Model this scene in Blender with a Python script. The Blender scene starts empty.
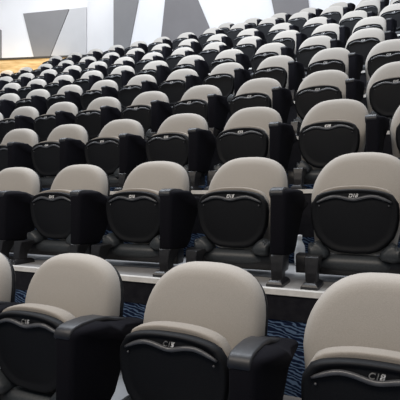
import bpy, bmesh, math, random
from mathutils import Vector, Matrix
random.seed(4)
C = bpy.context.scene.collection

# ------------------------------------------------------------------ site plan
TH = math.radians(24.825)                 # the seating block stands turned to the camera
N = Vector((math.sin(TH), math.cos(TH), 0))     # towards the back of the hall
U = Vector((math.cos(TH), -math.sin(TH), 0))    # along the rows, to the right
EYE = 1.219                               # camera height above the lowest floor
FPX = 440.0
SEAT_H = 0.585                            # floor to top of a backrest
PITCH = 0.55                              # seat spacing
NOSE = 0.41                               # tread edge ahead of the backrest line
#        row distance, backrest top, first seat position
ROWS = [(1.318, -0.206, -1.720), (2.163, 0.222, -2.405), (2.917, 0.645, -3.173), (3.668, 1.055, -3.914),
        (4.491, 1.503, -5.084), (5.285, 1.934, -5.910), (6.134, 2.388, -7.023), (6.887, 2.810, -6.193),
        (7.631, 3.248, -6.057), (8.380, 3.620, -3.32)]
FLOORS = [EYE + z - SEAT_H for _, z, _ in ROWS]

def P(rho, t, z=0.0):
    v = N * rho + U * t
    return Vector((v.x, v.y, z))

def project(p):
    return 200 + FPX * p.x / p.y, 200 - FPX * (p.z - EYE) / p.y

# ------------------------------------------------------------------ materials
def mat(name, col, rough=0.6, spec=0.5, metal=0.0):
    m = bpy.data.materials.new(name); m.use_nodes = True
    b = m.node_tree.nodes['Principled BSDF']
    b.inputs['Base Color'].default_value = (*col, 1)
    b.inputs['Roughness'].default_value = rough
    b.inputs['Specular IOR Level'].default_value = spec
    b.inputs['Metallic'].default_value = metal
    return m, m.node_tree.nodes, m.node_tree.links, b

def noise_mix(m, c1, c2, scale, bump=0.0, detail=3.0, lo=0.35, hi=0.65, obj=True):
    mm, nd, lk, b = m
    tc = nd.new('ShaderNodeTexCoord')
    nz = nd.new('ShaderNodeTexNoise'); nz.inputs['Scale'].default_value = scale; nz.inputs['Detail'].default_value = detail
    lk.new(tc.outputs['Object' if obj else 'Generated'], nz.inputs['Vector'])
    r = nd.new('ShaderNodeValToRGB')
    r.color_ramp.elements[0].position = lo; r.color_ramp.elements[0].color = (*c1, 1)
    r.color_ramp.elements[1].position = hi; r.color_ramp.elements[1].color = (*c2, 1)
    lk.new(nz.outputs['Fac'], r.inputs['Fac']); lk.new(r.outputs['Color'], b.inputs['Base Color'])
    if bump:
        bp = nd.new('ShaderNodeBump'); bp.inputs['Strength'].default_value = bump; bp.inputs['Distance'].default_value = 0.002
        lk.new(nz.outputs['Fac'], bp.inputs['Height']); lk.new(bp.outputs['Normal'], b.inputs['Normal'])
    return mm

M = {}
M['fabric'] = noise_mix(mat('beige_fabric', (.4, .36, .32), 0.95, 0.1), (.42, .396, .365), (.475, .45, .42), 420, 0.25)
M['fabric_shaded'] = noise_mix(mat('shaded_beige_fabric', (.3, .27, .24), 0.95, 0.1), (.29, .265, .235), (.34, .31, .28), 420, 0.25)  # beige fabric darkened to carry the shade on the cushion's forward-facing edge
M['shell'] = noise_mix(mat('black_shell_plastic', (.012, .013, .016), 0.38, 0.5), (.010, .011, .014), (.016, .017, .02), 60)
M['pan'] = noise_mix(mat('black_pan_plastic', (.007, .008, .01), 0.6, 0.2), (.0055, .006, .008), (.009, .01, .012), 300, 0.15)
M['ridge'] = noise_mix(mat('highlit_black_plastic', (.03, .032, .038), 0.28, 0.6), (.07, .073, .082), (.09, .094, .104), 40)  # black plastic with the grip's highlight lifted into a lighter base colour
M['arm'] = noise_mix(mat('black_arm_carpet', (.005, .005, .008), 0.9, 0.1), (.004, .004, .0065), (.008, .008, .0115), 500, 0.2)
M['cap'] = noise_mix(mat('charcoal_arm_plastic', (.02, .021, .024), 0.42, 0.5), (.013, .014, .017), (.019, .02, .025), 90, 0.1)
M['hinge'] = noise_mix(mat('dark_grey_hinge_plastic', (.03, .035, .04), 0.45, 0.5), (.026, .031, .036), (.04, .046, .052), 120)
M['leg'] = noise_mix(mat('black_steel', (.012, .012, .014), 0.35, 0.5), (.01, .01, .012), (.018, .018, .02), 80)
M['white'] = mat('white_print', (.9, .9, .9), 0.5)[0]
M['badge'] = mat('grey_print', (.35, .35, .36), 0.5)[0]
M['tread'] = noise_mix(mat('pale_polished_tread', (.5, .5, .5), 0.3, 0.5), (.32, .32, .33), (.42, .42, .415), 6, 0)
M['nose'] = noise_mix(mat('white_tread_edge', (.75, .74, .72), 0.4, 0.5), (.68, .67, .65), (.8, .79, .77), 25)
M['fascia_shade'] = noise_mix(mat('black_fascia_shade', (.008, .008, .012), 0.7, 0.2), (.006, .006, .01), (.012, .012, .016), 30)
M['wall'] = noise_mix(mat('white_plaster', (.8, .8, .81), 0.9, 0.1), (.74, .74, .755), (.77, .77, .785), 1.5)
M['panel_grey'] = noise_mix(mat('grey_acoustic_panel', (.3, .3, .31), 0.9, 0.1), (.215, .212, .216), (.225, .222, .226), 3, 0.05)
M['panel_dark'] = noise_mix(mat('mid_grey_acoustic_panel', (.22, .22, .23), 0.9, 0.1), (.185, .178, .182), (.195, .188, .192), 3, 0.05)
M['panel_pale'] = noise_mix(mat('pale_grey_acoustic_panel', (.55, .55, .56), 0.9, 0.1), (.47, .47, .48), (.49, .49, .50), 3, 0.05)
M['rail'] = mat('dark_rail', (.03, .028, .026), 0.5)[0]

# patterned blue carpet
m, nd, lk, b = mat('blue_patterned_carpet', (.02, .04, .1), 0.95, 0.05)
tc = nd.new('ShaderNodeTexCoord'); mp = nd.new('ShaderNodeMapping'); mp.inputs['Rotation'].default_value = (0, math.radians(62), 0); mp.inputs['Scale'].default_value = (1, 1, 2.4)
wv = nd.new('ShaderNodeTexWave'); wv.inputs['Scale'].default_value = 10; wv.inputs['Distortion'].default_value = 9; wv.inputs['Detail'].default_value = 2; wv.inputs['Detail Scale'].default_value = 1.5
rp = nd.new('ShaderNodeValToRGB')
rp.color_ramp.elements[0].position = .35; rp.color_ramp.elements[0].color = (.008, .013, .035, 1)
rp.color_ramp.elements[1].position = .8; rp.color_ramp.elements[1].color = (.10, .155, .25, 1)
e = rp.color_ramp.elements.new(.6); e.color = (.018, .032, .075, 1)
lk.new(tc.outputs['Object'], mp.inputs['Vector']); lk.new(mp.outputs['Vector'], wv.inputs['Vector'])
lk.new(wv.outputs['Fac'], rp.inputs['Fac']); lk.new(rp.outputs['Color'], b.inputs['Base Color'])
M['carpet'] = m
# warm wood
m, nd, lk, b = mat('warm_wood', (.6, .42, .2), 0.5, 0.3)
tc = nd.new('ShaderNodeTexCoord'); mp = nd.new('ShaderNodeMapping'); mp.inputs['Scale'].default_value = (1, 1, 7)
nz = nd.new('ShaderNodeTexNoise'); nz.inputs['Scale'].default_value = 2.5; nz.inputs['Detail'].default_value = 5
rp = nd.new('ShaderNodeValToRGB')
rp.color_ramp.elements[0].position = .35; rp.color_ramp.elements[0].color = (.46, .30, .13, 1)
rp.color_ramp.elements[1].position = .65; rp.color_ramp.elements[1].color = (.72, .54, .30, 1)
lk.new(tc.outputs['Object'], mp.inputs['Vector']); lk.new(mp.outputs['Vector'], nz.inputs['Vector'])
lk.new(nz.outputs['Fac'], rp.inputs['Fac']); lk.new(rp.outputs['Color'], b.inputs['Base Color'])
M['wood'] = m
m, nd, lk, b = mat('clear_bottle_plastic', (.9, .92, .93), 0.25, 0.5)
b.inputs['Transmission Weight'].default_value = 0.08
M['bottle'] = m

# ------------------------------------------------------------------ mesh helpers
def link(name, bm, material, parent=None, smooth=True, recalc=True):
    if recalc: bmesh.ops.recalc_face_normals(bm, faces=bm.faces[:])
    me = bpy.data.meshes.new(name); bm.to_mesh(me); bm.free()
    me.materials.append(M[material])
    if smooth:
        for p in me.polygons: p.use_smooth = True
    o = bpy.data.objects.new(name, me); C.objects.link(o)
    if parent: o.parent = parent
    return o

def loft(bm, rings, cap0=True, cap1=True, closed=True):
    vs = [[bm.verts.new(p) for p in r] for r in rings]
    n = len(rings[0])
    for a, b_ in zip(vs, vs[1:]):
        for i in range(n if closed else n - 1):
            k = (i + 1) % n
            bm.faces.new((a[i], a[k], b_[k], b_[i]))
    if cap0: bm.faces.new(vs[0][::-1])
    if cap1: bm.faces.new(vs[-1])
    return vs

def disc_solid(bm, outline, layers, surf):
    """outline: closed list of (x,z); layers: list of (scale, depth) front to back; surf(x,z)->y base."""
    cx = sum(p[0] for p in outline) / len(outline); cz = sum(p[1] for p in outline) / len(outline)
    rings = []
    for s, d in layers:
        rings.append([(cx + (x - cx) * s, surf(cx + (x - cx) * s, cz + (z - cz) * s) + d, cz + (z - cz) * s) for x, z in outline])
    vs = loft(bm, rings, False, False)
    for ring, (s, d) in ((vs[0], layers[0]), (vs[-1], layers[-1])):
        c = bm.verts.new((cx, surf(cx, cz) + d, cz))
        for i in range(len(ring)): bm.faces.new((ring[i], ring[(i + 1) % len(ring)], c))

def extrude_profile(bm, prof, axis_pts, bev):
    """prof: (y,z) polygon extruded in x between axis_pts, with rounded side edges."""
    x0, x1 = axis_pts
    cy = sum(p[0] for p in prof) / len(prof); cz = sum(p[1] for p in prof) / len(prof)
    def inset(d):
        out = []
        n = len(prof)
        for i in range(n):
            a = Vector(prof[i - 1]); p = Vector(prof[i]); c = Vector(prof[(i + 1) % n])
            e1 = (p - a).normalized(); e2 = (c - p).normalized()
            n1 = Vector((-e1.y, e1.x)); n2 = Vector((-e2.y, e2.x))
            v = (n1 + n2)
            v = v / max(0.5, v.length_squared / 2)
            s = 1 if area > 0 else -1
            out.append(p + v * d * s)
        return out
    area = sum(prof[i - 1][0] * prof[i][1] - prof[i][0] * prof[i - 1][1] for i in range(len(prof)))
    rings = []
    K = 4
    for k in range(K + 1):
        a = math.pi / 2 * k / K
        ins = inset(bev * (1 - math.sin(a)))
        rings.append([(x0 + bev * (1 - math.cos(a)), p.x, p.y) for p in ins])
    for k in range(K + 1):
        a = math.pi / 2 * k / K
        ins = inset(bev * (1 - math.cos(a)))
        rings.append([(x1 - bev * (1 - math.sin(a)), p.x, p.y) for p in ins])
    loft(bm, rings)

def tube(bm, pts, r, n=8):
    rings = []
    for i, p in enumerate(pts):
        p = Vector(p); a = Vector(pts[max(0, i - 1)]); c = Vector(pts[min(len(pts) - 1, i + 1)])
        t = (c - a).normalized(); up = Vector((0, 1, 0)); s = t.cross(up).normalized(); q = s.cross(t)
        rr = r[i] if isinstance(r, (list, tuple)) else r
        rings.append([p + (s * math.cos(2 * math.pi * k / n) + q * math.sin(2 * math.pi * k / n)) * rr for k in range(n)])
    loft(bm, rings)

def box(bm, x0, x1, y0, y1, z0, z1):
    vs = [bm.verts.new(p) for p in [(x0, y0, z0), (x1, y0, z0), (x1, y1, z0), (x0, y1, z0), (x0, y0, z1), (x1, y0, z1), (x1, y1, z1), (x0, y1, z1)]]
    for f in ((3, 2, 1, 0), (4, 5, 6, 7), (0, 1, 5, 4), (1, 2, 6, 5), (2, 3, 7, 6), (3, 0, 4, 7)): bm.faces.new([vs[i] for i in f])

# ------------------------------------------------------------------ the seat, facing local -y
XC = 0.012
def back_outline(hw, top, shrink=0.0):
    pts = []
    n = 2.5; zc = top - 0.215; hh = top - zc - shrink; w = hw - shrink
    K = 24
    for k in range(K + 1):                       # upper arch, right to left
        a = math.pi * k / K
        ca, sa = math.cos(a), math.sin(a)
        n = 2.65 + .5 * ca
        pts.append((w * math.copysign(abs(ca) ** (2 / n), ca), zc + hh * abs(sa) ** (2 / n)))
    zb = 0.10 + shrink
    for k in range(1, 6):
        f = k / 6; pts.append((-w * (1 - 0.16 * f), zc + (zb + .05 - zc) * f))
    for k in range(0, 9):
        a = math.pi * k / 8
        pts.append((-w * .84 * math.cos(a) * (1 if True else 0), zb + .05 - .05 * math.sin(a)))
    for k in range(5, 0, -1):
        f = k / 6; pts.append((w * (1 - 0.16 * f), zc + (zb + .05 - zc) * f))
    return [(x + XC + .006 + .07 * (z - .45), z) for x, z in pts]

TOPZ = SEAT_H
def back_surf(x, z):
    return -(TOPZ - z) * 0.05 + 0.004

def pan_outline(hw, top, bot, sag):
    pts = []
    K = 16
    for k in range(K + 1):
        f = k / K; x = hw * (1 - 2 * f)
        q = abs(x) / hw
        z = top - sag * q ** 2.6 - 0.028 * max(0, (q - .8) / .2) ** 2.2
        pts.append((x, z))
    zs = top - sag - 0.028
    for f, w in ((.12, 1.02), (.3, 1.02), (.5, .98), (.68, .9), (.84, .74), (.95, .56), (1.0, .38)):
        pts.append((-hw * w, zs + (bot - zs) * f))
    pts.append((0, bot - .004))
    for f, w in ((1.0, .38), (.95, .56), (.84, .74), (.68, .9), (.5, .98), (.3, 1.02), (.12, 1.02)):
        pts.append((hw * w, zs + (bot - zs) * f))
    return [(x + XC, z) for x, z in pts]

def pan_surf(x, z):
    return -0.215 + (0.43 - z) * 0.10

def seat_parts(root):
    # backrest pad
    bm = bmesh.new()
    lay = [(.30, -.046), (.6, -.044), (.8, -.040), (.90, -.033), (.95, -.024), (.985, -.010), (1.0, .008), (1.0, .026), (.985, .034)]
    disc_solid(bm, back_outline(.213, TOPZ), lay, back_surf)
    link('backrest', bm, 'fabric', root)
    bm = bmesh.new()
    lay = [(.96, .036), (1.008, .035), (1.015, .039), (1.01, .048), (.97, .058), (.8, .066), (.4, .068)]
    disc_solid(bm, back_outline(.213, TOPZ - .012), lay, back_surf)
    link('back_shell', bm, 'shell', root)
    # tipped-up seat: cushion behind, black pan in front
    bm = bmesh.new()
    lay = [(.9, .022), (.975, .022), (1.0, .030), (1.012, .045), (1.0, .068), (.95, .080), (.6, .086)]
    disc_solid(bm, pan_outline(.166, .424, .2, .036), lay, pan_surf)
    link('seat_cushion', bm, 'fabric_shaded', root)
    bm = bmesh.new()
    lay = [(.3, -.006), (.78, -.004), (.86, -.002), (.905, -.009), (.955, -.008), (.985, .002), (1.0, .018), (.97, .021)]
    disc_solid(bm, pan_outline(.176, .410, .135, .034), lay, pan_surf)
    pan = link('seat_pan', bm, 'pan', root)
    # moulded grip with the dip under the number
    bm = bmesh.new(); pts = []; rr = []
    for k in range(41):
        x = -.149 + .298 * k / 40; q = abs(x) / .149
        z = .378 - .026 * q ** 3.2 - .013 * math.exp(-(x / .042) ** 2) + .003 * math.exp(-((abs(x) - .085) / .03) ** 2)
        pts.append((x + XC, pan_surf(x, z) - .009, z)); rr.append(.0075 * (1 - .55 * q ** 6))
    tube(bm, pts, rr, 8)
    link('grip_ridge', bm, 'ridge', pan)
    for s in (-1, 1):
        bm = bmesh.new()
        bmesh.ops.create_uvsphere(bm, u_segments=8, v_segments=6, radius=.0035, matrix=Matrix.Translation((XC + s * .139, pan_surf(0, .345) - .009, .338)))
        link('screw', bm, 'ridge', pan)
    # hinge brackets with two rounded horns
    for s in (-1, 1):
        prof = [(.186, .110), (.190, .150), (.186, .172), (.180, .166), (.176, .160), (.165, .178), (.150, .184), (.130, .170), (.108, .146), (.100, .128), (.112, .112), (.150, .104)]
        bm = bmesh.new()
        rings = []
        cx = .155; cz = .14
        for sc, y in ((.55, -.232), (.85, -.226), (1.0, -.205), (1.0, -.15), (.9, -.135)):
            rings.append([(XC + s * (cx + (x - cx) * sc), y, cz + (z - cz) * sc) for x, z in prof])
        loft(bm, rings)
        link('hinge_bracket', bm, 'hinge', root)
    # rounded roll under the seat
    bm = bmesh.new(); rings = []
    for k in range(13):
        f = k / 12; x = -.165 + .33 * f
        r = .040 * (1 - abs(2 * f - 1) ** 5 * .55)
        rings.append([(x + XC, -.165 + r * 1.1 * math.cos(2 * math.pi * i / 14), .088 + r * math.sin(2 * math.pi * i / 14)) for i in range(14)])
    loft(bm, rings)
    link('support_roll', bm, 'hinge', root)
    # armrest on the right-hand side: slim in front, its outer face flaring towards the back
    bm = bmesh.new()
    prof = [(-.31, .118), (-.318, .132), (-.318, .386), (-.312, .399), (-.295, .407), (-.26, .411), (-.20, .411), (-.14, .404), (-.09, .388), (-.02, .374), (.05, .358), (.055, .33), (.0, .315), (-.045, .298), (-.056, .25), (-.075, .2), (-.105, .15), (-.15, .118)]
    extrude_profile(bm, prof, (.231, .296), .014)
    for v in bm.verts:
        if v.co.x > .264:
            y = v.co.y
            e = (y + .33) / .12 if y < -.2 else (1 if y < -.16 else 1 - (y + .16) / .08 * .45 if y < -.08 else .55)
            e = min(1, max(0, e)); e = e * e * (3 - 2 * e)
            g = min(1, max(0, (v.co.z - .20) / .17)); e *= .15 + .85 * g * g * (3 - 2 * g)
            v.co.x += .058 * e * (v.co.x - .264) / .034
            if y > -.16 and v.co.z > .38: v.co.z -= .024 * e * (v.co.x - .264) / .09
    arm = link('armrest', bm, 'arm', root)
    bm = bmesh.new()
    top = [(-.320, .385), (-.3185, .397), (-.312, .408), (-.295, .416), (-.26, .420), (-.20, .4195), (-.14, .411), (-.09, .394), (-.03, .380)]
    low = [(p[0] + (.02 if i < 3 else .006), p[1] - .018) for i, p in enumerate(top)][::-1]
    extrude_profile(bm, top + low, (.228, .290), .007)
    link('armrest_cap', bm, 'cap', arm)
    # leg and foot
    bm = bmesh.new(); extrude_profile(bm, [(-.19, .038), (-.195, .05), (-.195, .112), (-.185, .122), (-.13, .122), (-.12, .112), (-.12, .05), (-.13, .038)], (-.234, .268), .004)
    link('support_beam', bm, 'leg', root)
    for lx in (.266, -.14):
        bm = bmesh.new(); rings = []
        for z, hw, y0, y1 in ((.022, .022, -.335, -.275), (.06, .024, -.335, -.27), (.10, .027, -.33, -.24), (.128, .030, -.325, -.2)):
            rings.append([(lx - hw, y0, z), (lx + hw, y0, z), (lx + hw, y1, z), (lx - hw, y1, z)])
        loft(bm, rings)
        bmesh.ops.bevel(bm, geom=bm.edges[:], offset=.003, segments=1, affect='EDGES')
        leg = link('leg', bm, 'leg', root, smooth=False)
        bm = bmesh.new(); rings = []
        for z, g in ((0, 0), (.012, 0), (.020, -.005), (.026, -.014)):
            rings.append([(lx - .034 - g, -.375 - g, z), (lx + .034 + g, -.375 - g, z), (lx + .034 + g, -.23 + g, z), (lx - .034 - g, -.23 + g, z)])
        loft(bm, rings)
        for s in (-1, 1):
            bmesh.ops.create_uvsphere(bm, u_segments=8, v_segments=5, radius=.006, matrix=Matrix.Translation((lx + s * .02, -.355, .024)))
        link('foot', bm, 'leg', leg, smooth=False)

def text_mesh(txt, size):
    cu = bpy.data.curves.new('number_text', 'FONT'); cu.body = txt; cu.size = size; cu.shear = .25
    cu.align_x = 'CENTER'; cu.extrude = .0004; cu.offset = .0004
    o = bpy.data.objects.new('number_text', cu); C.objects.link(o)
    dg = bpy.context.evaluated_depsgraph_get()
    me = bpy.data.meshes.new_from_object(o.evaluated_get(dg))
    bpy.data.objects.remove(o); me.materials.clear(); me.materials.append(M['white'])
    me.transform(Matrix.Rotation(math.radians(90), 4, 'X'))
    return me

proto = bpy.data.objects.new('theatre_seat', None); C.objects.link(proto)
seat_parts(proto)
# the small number badge on the far seats
bm = bmesh.new(); box(bm, -.009, .009, -.001, .001, -.003, .003)
badge = bpy.data.meshes.new('number_badge'); bm.to_mesh(badge); bm.free(); badge.materials.append(M['badge'])

def copy_tree(root):
    r = root.copy(); C.objects.link(r)
    for ch in list(root.children):
        c = ch.copy(); C.objects.link(c); c.parent = r
        for g in list(ch.children):
            d = g.copy(); C.objects.link(d); d.parent = c
    return r

ORD = ['first', 'second', 'third', 'fourth', 'fifth', 'sixth', 'seventh', 'eighth', 'ninth', 'tenth', 'eleventh', 'twelfth', 'thirteenth', 'fourteenth', 'fifteenth', 'sixteenth', 'seventeenth', 'eighteenth']
ROWN = ['front row', 'second row', 'third row', 'fourth row', 'fifth row', 'sixth row', 'seventh row', 'eighth row', 'ninth row', 'tenth row']
LETTER = 'CDE'
START = {0: (0, 3), 8: (-2, 40), 9: (0, 40)}
bpy.context.view_layer.update()
first = True
ends = []
for i, (rho, zt, t0) in enumerate(ROWS):
    lo, hi = START.get(i, (-4, 40))
    row = []
    for j in range(lo, hi + 1):
        t = t0 + j * PITCH
        base = P(rho, t, FLOORS[i])
        if base.y < 0.6: continue
        pts = [project(P(rho + dy, t + x, FLOORS[i] + z)) for x in (-.2, .235) for dy, z in ((0, .45), (0, .58), (-.2, .3), (-.2, .4))]
        arm = [project(P(rho + dy, t + .28, FLOORS[i] + z)) for dy in (-.36, .0) for z in (.2, .4)]
        xs = [p[0] for p in pts]; ys = [p[1] for p in pts]
        vis_seat = max(xs) > 3 and min(xs) < 397 and max(ys) > 1
        vis_arm = max(p[0] for p in arm) > 0 and min(p[0] for p in arm) < 400 and max(p[1] for p in arm) > 2
        if vis_seat or vis_arm: row.append((j, t, base, vis_seat))
    row.sort(key=lambda a: a[1])
    seen = [r for r in row if r[3]]
    for k, (j, t, base, vs) in enumerate(row):
        o = proto if first else copy_tree(proto)
        first = False
        o.location = base; o.rotation_euler = (0, 0, -TH)
        o['category'] = 'seat'; o['group'] = 'folding seats in the ' + ROWN[i]
        rank = k - (len(row) - len(seen)) if row[0][3] is False else k
        if rank < 0:
            lab = 'folding seat cut off by the left picture edge, only its black armrest showing, ' + ROWN[i]
        elif rank == len(seen) - 1 and len(seen) > 1:
            lab = 'upturned beige and black folding seat, last at the right in the ' + ROWN[i]
        elif rank == 0:
            lab = 'upturned beige and black folding seat, first from the left in the ' + ROWN[i]
        else:
            lab = 'upturned beige and black folding seat, ' + ORD[rank] + ' from left in the ' + ROWN[i]
        if i == 0 and j > 0: lab = lab[:-len(ROWN[0])] + 'front row, number C' + str(15 + j)
        o['label'] = lab
        pan = [c for c in o.children if c.name.startswith('seat_pan')][0]
        if i < 3:
            me = text_mesh(LETTER[i] + str(15 + j if i == 0 else (14 if i == 1 else 13) + j), .0215)
        elif i < 4:
            me = badge
        else: me = None
        if me:
            q = bpy.data.objects.new('seat_number', me); C.objects.link(q); q.parent = pan
            q.location = (XC, pan_surf(0, .385) - .0105, .374 if i < 3 else .379)
    ends.append((row[0][1], row[-1][1]))

# ------------------------------------------------------------------ stepped floor
def slab(name, rho0, rho1, t0, t1, z0, z1, material):
    bm = bmesh.new(); box(bm, t0, t1, rho0, rho1, z0, z1)
    o = link(name, bm, material, smooth=False); o.rotation_euler = (0, 0, -TH); o['kind'] = 'structure'
    return o
TL, TR = -12.5, 5.0
slab('floor', -1.6, ROWS[0][0] - NOSE, TL, TR, -.1, 0, 'carpet')
for i, (rho, zt, t0) in enumerate(ROWS):
    r0 = rho - NOSE
    r1 = ROWS[i + 1][0] - NOSE if i + 1 < len(ROWS) else 14
    z = FLOORS[i]
    fh = .125 if i < 2 else .27  # upper rows: black band deepened to stand in for shade on the carpet
    zb = (FLOORS[i - 1] if i else 0) - .05
    slab('floor', r0 + .035, r1 + .03, TL, TR, z - .05, z, 'tread')
    slab('trim_%d' % (i + 1), r0, r0 + .035, TL, TR, z - .022, z + .001, 'nose')
    slab('wall_step_fascia_shade', r0 + .008, r0 + .034, TL, TR, z - fh, z - .022, 'fascia_shade')
    slab('wall_step_riser', r0 + .012, r0 + .034, TL, TR, zb, z - fh, 'carpet')

# ------------------------------------------------------------------ walls at the back
WR = 8.95                                   # rear wall, parallel to the rows
def on_rear(px, py, off=0.0):
    X = (px - 200) / FPX; r = WR - off
    t = (X * N.y - N.x) * r / (U.x - X * U.y)
    p = N * r + U * t
    return Vector((p.x, p.y, EYE + (200 - py) / FPX * p.y))
A7 = math.radians(7)
CORNER = Vector((-2.98, 11.6, 0))
def on_left(px, py, off=0.0):
    d = Vector((-math.cos(A7), math.sin(A7), 0)); nn = Vector((math.sin(A7), math.cos(A7), 0))
    c = CORNER - nn * off; X = (px - 200) / FPX
    s = (X * c.y - c.x) / (d.x - X * d.y)
    p = c + d * s
    return Vector((p.x, p.y, EYE + (200 - py) / FPX * p.y))

def prism(name, front, back, material, parent=None):
    bm = bmesh.new(); loft(bm, [front, back]); return link(name, bm, material, parent, smooth=False)

CEIL = EYE + 5.9
def wall_quad(name, a, b_, z0, z1, thick, material):
    a = Vector((a.x, a.y, 0)); b_ = Vector((b_.x, b_.y, 0)); d = (b_ - a).normalized(); nn = Vector((-d.y, d.x, 0))
    f = [a + Vector((0, 0, z0)), b_ + Vector((0, 0, z0)), b_ + Vector((0, 0, z1)), a + Vector((0, 0, z1))]
    o = prism(name, f, [p + nn * thick for p in f], material); o['kind'] = 'structure'; return o
rear_l = on_rear(113, 50); rear_r = P(WR, 6.5)
wall_quad('wall_rear', rear_l, rear_r, 2.2, CEIL, .12, 'wall')
left_r = on_left(87, 50); left_far = on_left(-220, 50)
wall_quad('wall_left', left_far, left_r, 2.2, CEIL, .12, 'wall')
wall_quad('wall_return', left_r, rear_l, 2.2, CEIL, .06, 'wall')

def panel(fn, px, material, label, thick=.035):
    f = [fn(x, y, thick) for x, y in px]; bk = [fn(x, y, .001) for x, y in px]
    # keep the prism square to the wall
    d = fn(100, 50, .001) - fn(100, 50, thick)
    nn = Vector((N.x, N.y, 0)) if fn is on_rear else Vector((math.sin(A7), math.cos(A7), 0))
    bk = [p + nn * (thick - .001) for p in f]
    o = prism('acoustic_panel', f, bk, material)
    o['label'] = label; o['category'] = 'wall panel'; o['group'] = 'angled acoustic panels on the back walls'
    return o
panel(on_left, [(34, 58.2), (49.5, 57.4), (69, 9), (23, 13.5)], 'panel_grey', 'grey wedge shaped wall panel above the wood strip, wide top, leftmost')
panel(on_left, [(50.3, 57.3), (86.5, 55), (86.5, 7), (69.8, 9)], 'panel_pale', 'pale grey wall panel between leftmost grey wedge and bright white corner')
panel(on_left, [(-30, 60.5), (1, 59.5), (1, 30), (-30, 10)], 'panel_grey', 'sliver of grey wall panel at the far left picture edge')
panel(on_rear, [(113.5, 62), (127, 58), (138.5, -2), (143, -24), (113.5, -24)], 'panel_grey', 'narrow grey wall panel just right of the bright white corner')
panel(on_rear, [(159.5, 52), (214.5, 40), (197, -2), (187.5, -24), (167.4, -24), (165.2, -2)], 'panel_dark', 'grey trapezoid wall panel at centre of the back wall, widening downward')
panel(on_rear, [(277.5, 28), (310.5, 22), (308, -2), (306, -24), (266, -24), (271, -2)], 'panel_dark', 'grey wall panel behind the top row, rightmost on the back wall')
# wooden strip with a dark rail along the left rear wall
a = on_left(-220, 62); b_ = on_left(86.5, 58)
zt = EYE + (200 - 59.3) / FPX * on_left(40, 58).y
nn = Vector((math.sin(A7), math.cos(A7), 0))
f = [Vector((p.x, p.y, z)) - nn * .05 for p, z in ((a, 2.25), (b_, 2.25), (b_, zt), (a, zt))]
o = prism('wall_wood_strip', f, [p + nn * .049 for p in f], 'wood'); o['kind'] = 'structure'
f = [Vector((p.x, p.y, z)) - nn * .09 for p, z in ((a, zt), (b_, zt), (b_, zt + .045), (a, zt + .045))]
o = prism('trim_11', f, [p + nn * .089 for p in f], 'rail'); o['kind'] = 'structure'

# ------------------------------------------------------------------ small bottle left on the second tier
bm = bmesh.new(); rings = []
for z, r in ((0, .024), (.004, .029), (.03, .030), (.06, .029), (.09, .030), (.11, .027), (.127, .018), (.138, .013), (.146, .012)):
    rings.append([(r * math.cos(2 * math.pi * k / 16), r * math.sin(2 * math.pi * k / 16), z) for k in range(16)])
loft(bm, rings)
bot = link('plastic_bottle', bm, 'bottle')
bot.location = P(2.163 + .29, -2.389 + 3 * .55 + .215, FLOORS[1] + .001)
bot['label'] = 'small clear plastic bottle on the floor behind the second row'; bot['category'] = 'bottle'
bm = bmesh.new(); rings = []
for z, r in ((.146, .013), (.146, .0145), (.166, .0145), (.168, .012)):
    rings.append([(r * math.cos(2 * math.pi * k / 16), r * math.sin(2 * math.pi * k / 16), z) for k in range(16)])
loft(bm, rings); link('cap', bm, 'white', bot)

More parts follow.
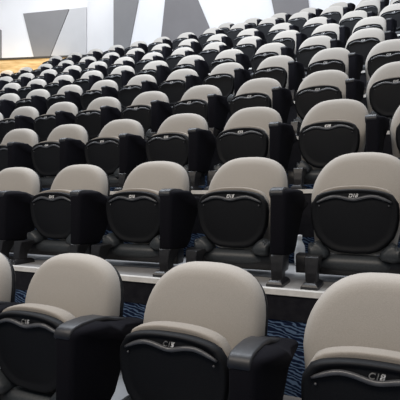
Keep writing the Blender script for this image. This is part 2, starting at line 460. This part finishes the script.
# ------------------------------------------------------------------ light
w = bpy.data.worlds.new('hall'); bpy.context.scene.world = w; w.use_nodes = True
w.node_tree.nodes['Background'].inputs['Color'].default_value = (.86, .92, 1, 1)
w.node_tree.nodes['Background'].inputs['Strength'].default_value = .24
def area(name, loc, target, sx, sy, watts, col=(1, 1, 1)):
    l = bpy.data.lights.new(name, 'AREA'); l.shape = 'RECTANGLE'; l.size = sx; l.size_y = sy; l.energy = watts; l.color = col
    o = bpy.data.objects.new(name, l); C.objects.link(o); o.location = loc
    o.rotation_euler = (Vector(target) - Vector(loc)).to_track_quat('-Z', 'Y').to_euler()
    return o
c1 = P(-.7, -1.1, 3.7); area('front_fill', c1, P(2.0, -1.2, .4), 5, 1.0, 98, (1, .89, .77))  # added warm fill, hung low so it tints mainly the front rows
c2 = P(3.4, -2.8, 6.8); area('ceiling_light_middle', c2, P(5.6, -2.8, 2), 9, 1.4, 500, (.88, .93, 1))
c2b = P(4.9, -3.2, 7.2); area('ceiling_light_rear', c2b, P(5.6, -3.2, 2), 9, 1.2, 190, (.86, .92, 1))
c3 = P(8.2, -2.5, 6.9); area('wall_fill', c3, P(9.0, -2.5, 4.9), 8, .3, 42)  # unseen fill added to blow out the rear wall
c4 = on_left(25, 20) - Vector((0, 1.6, 0)); c4.z = 6.6; area('wall_fill_left', c4, on_left(20, 30), 4, .5, 34)  # second added fill, whitens the left wall
c5 = on_left(22, 60) - Vector((0, .7, 0)); c5.z = zt - .05; area('warm_wall_light', c5, on_left(22, 75), 2.2, .2, 8, (1, .78, .45))
sp = bpy.data.lights.new('warm_fill_spot', 'SPOT'); sp.energy = 150; sp.color = (1, .72, .36); sp.spot_size = math.radians(46); sp.spot_blend = .6; sp.shadow_soft_size = .05  # unseen spot added to tint the left eighth-row seats warm
so = bpy.data.objects.new('warm_fill_spot', sp); C.objects.link(so); so.location = P(6.3, -7.75, 5.4)
so.rotation_euler = (P(6.95, -7.75, 2.7) - so.location).to_track_quat('-Z', 'Y').to_euler()

# ------------------------------------------------------------------ camera
cam = bpy.data.cameras.new('camera'); cam.sensor_width = 36; cam.lens = 36 * FPX / 400; cam.clip_start = .05
co = bpy.data.objects.new('camera', cam); C.objects.link(co)
co.location = (0, 0, EYE); co.rotation_euler = (math.radians(90), 0, 0)
sc = bpy.context.scene; sc.camera = co
sc.view_settings.view_transform = 'Standard'
sc.view_settings.look = 'None'
sc.view_settings.exposure = 0.0
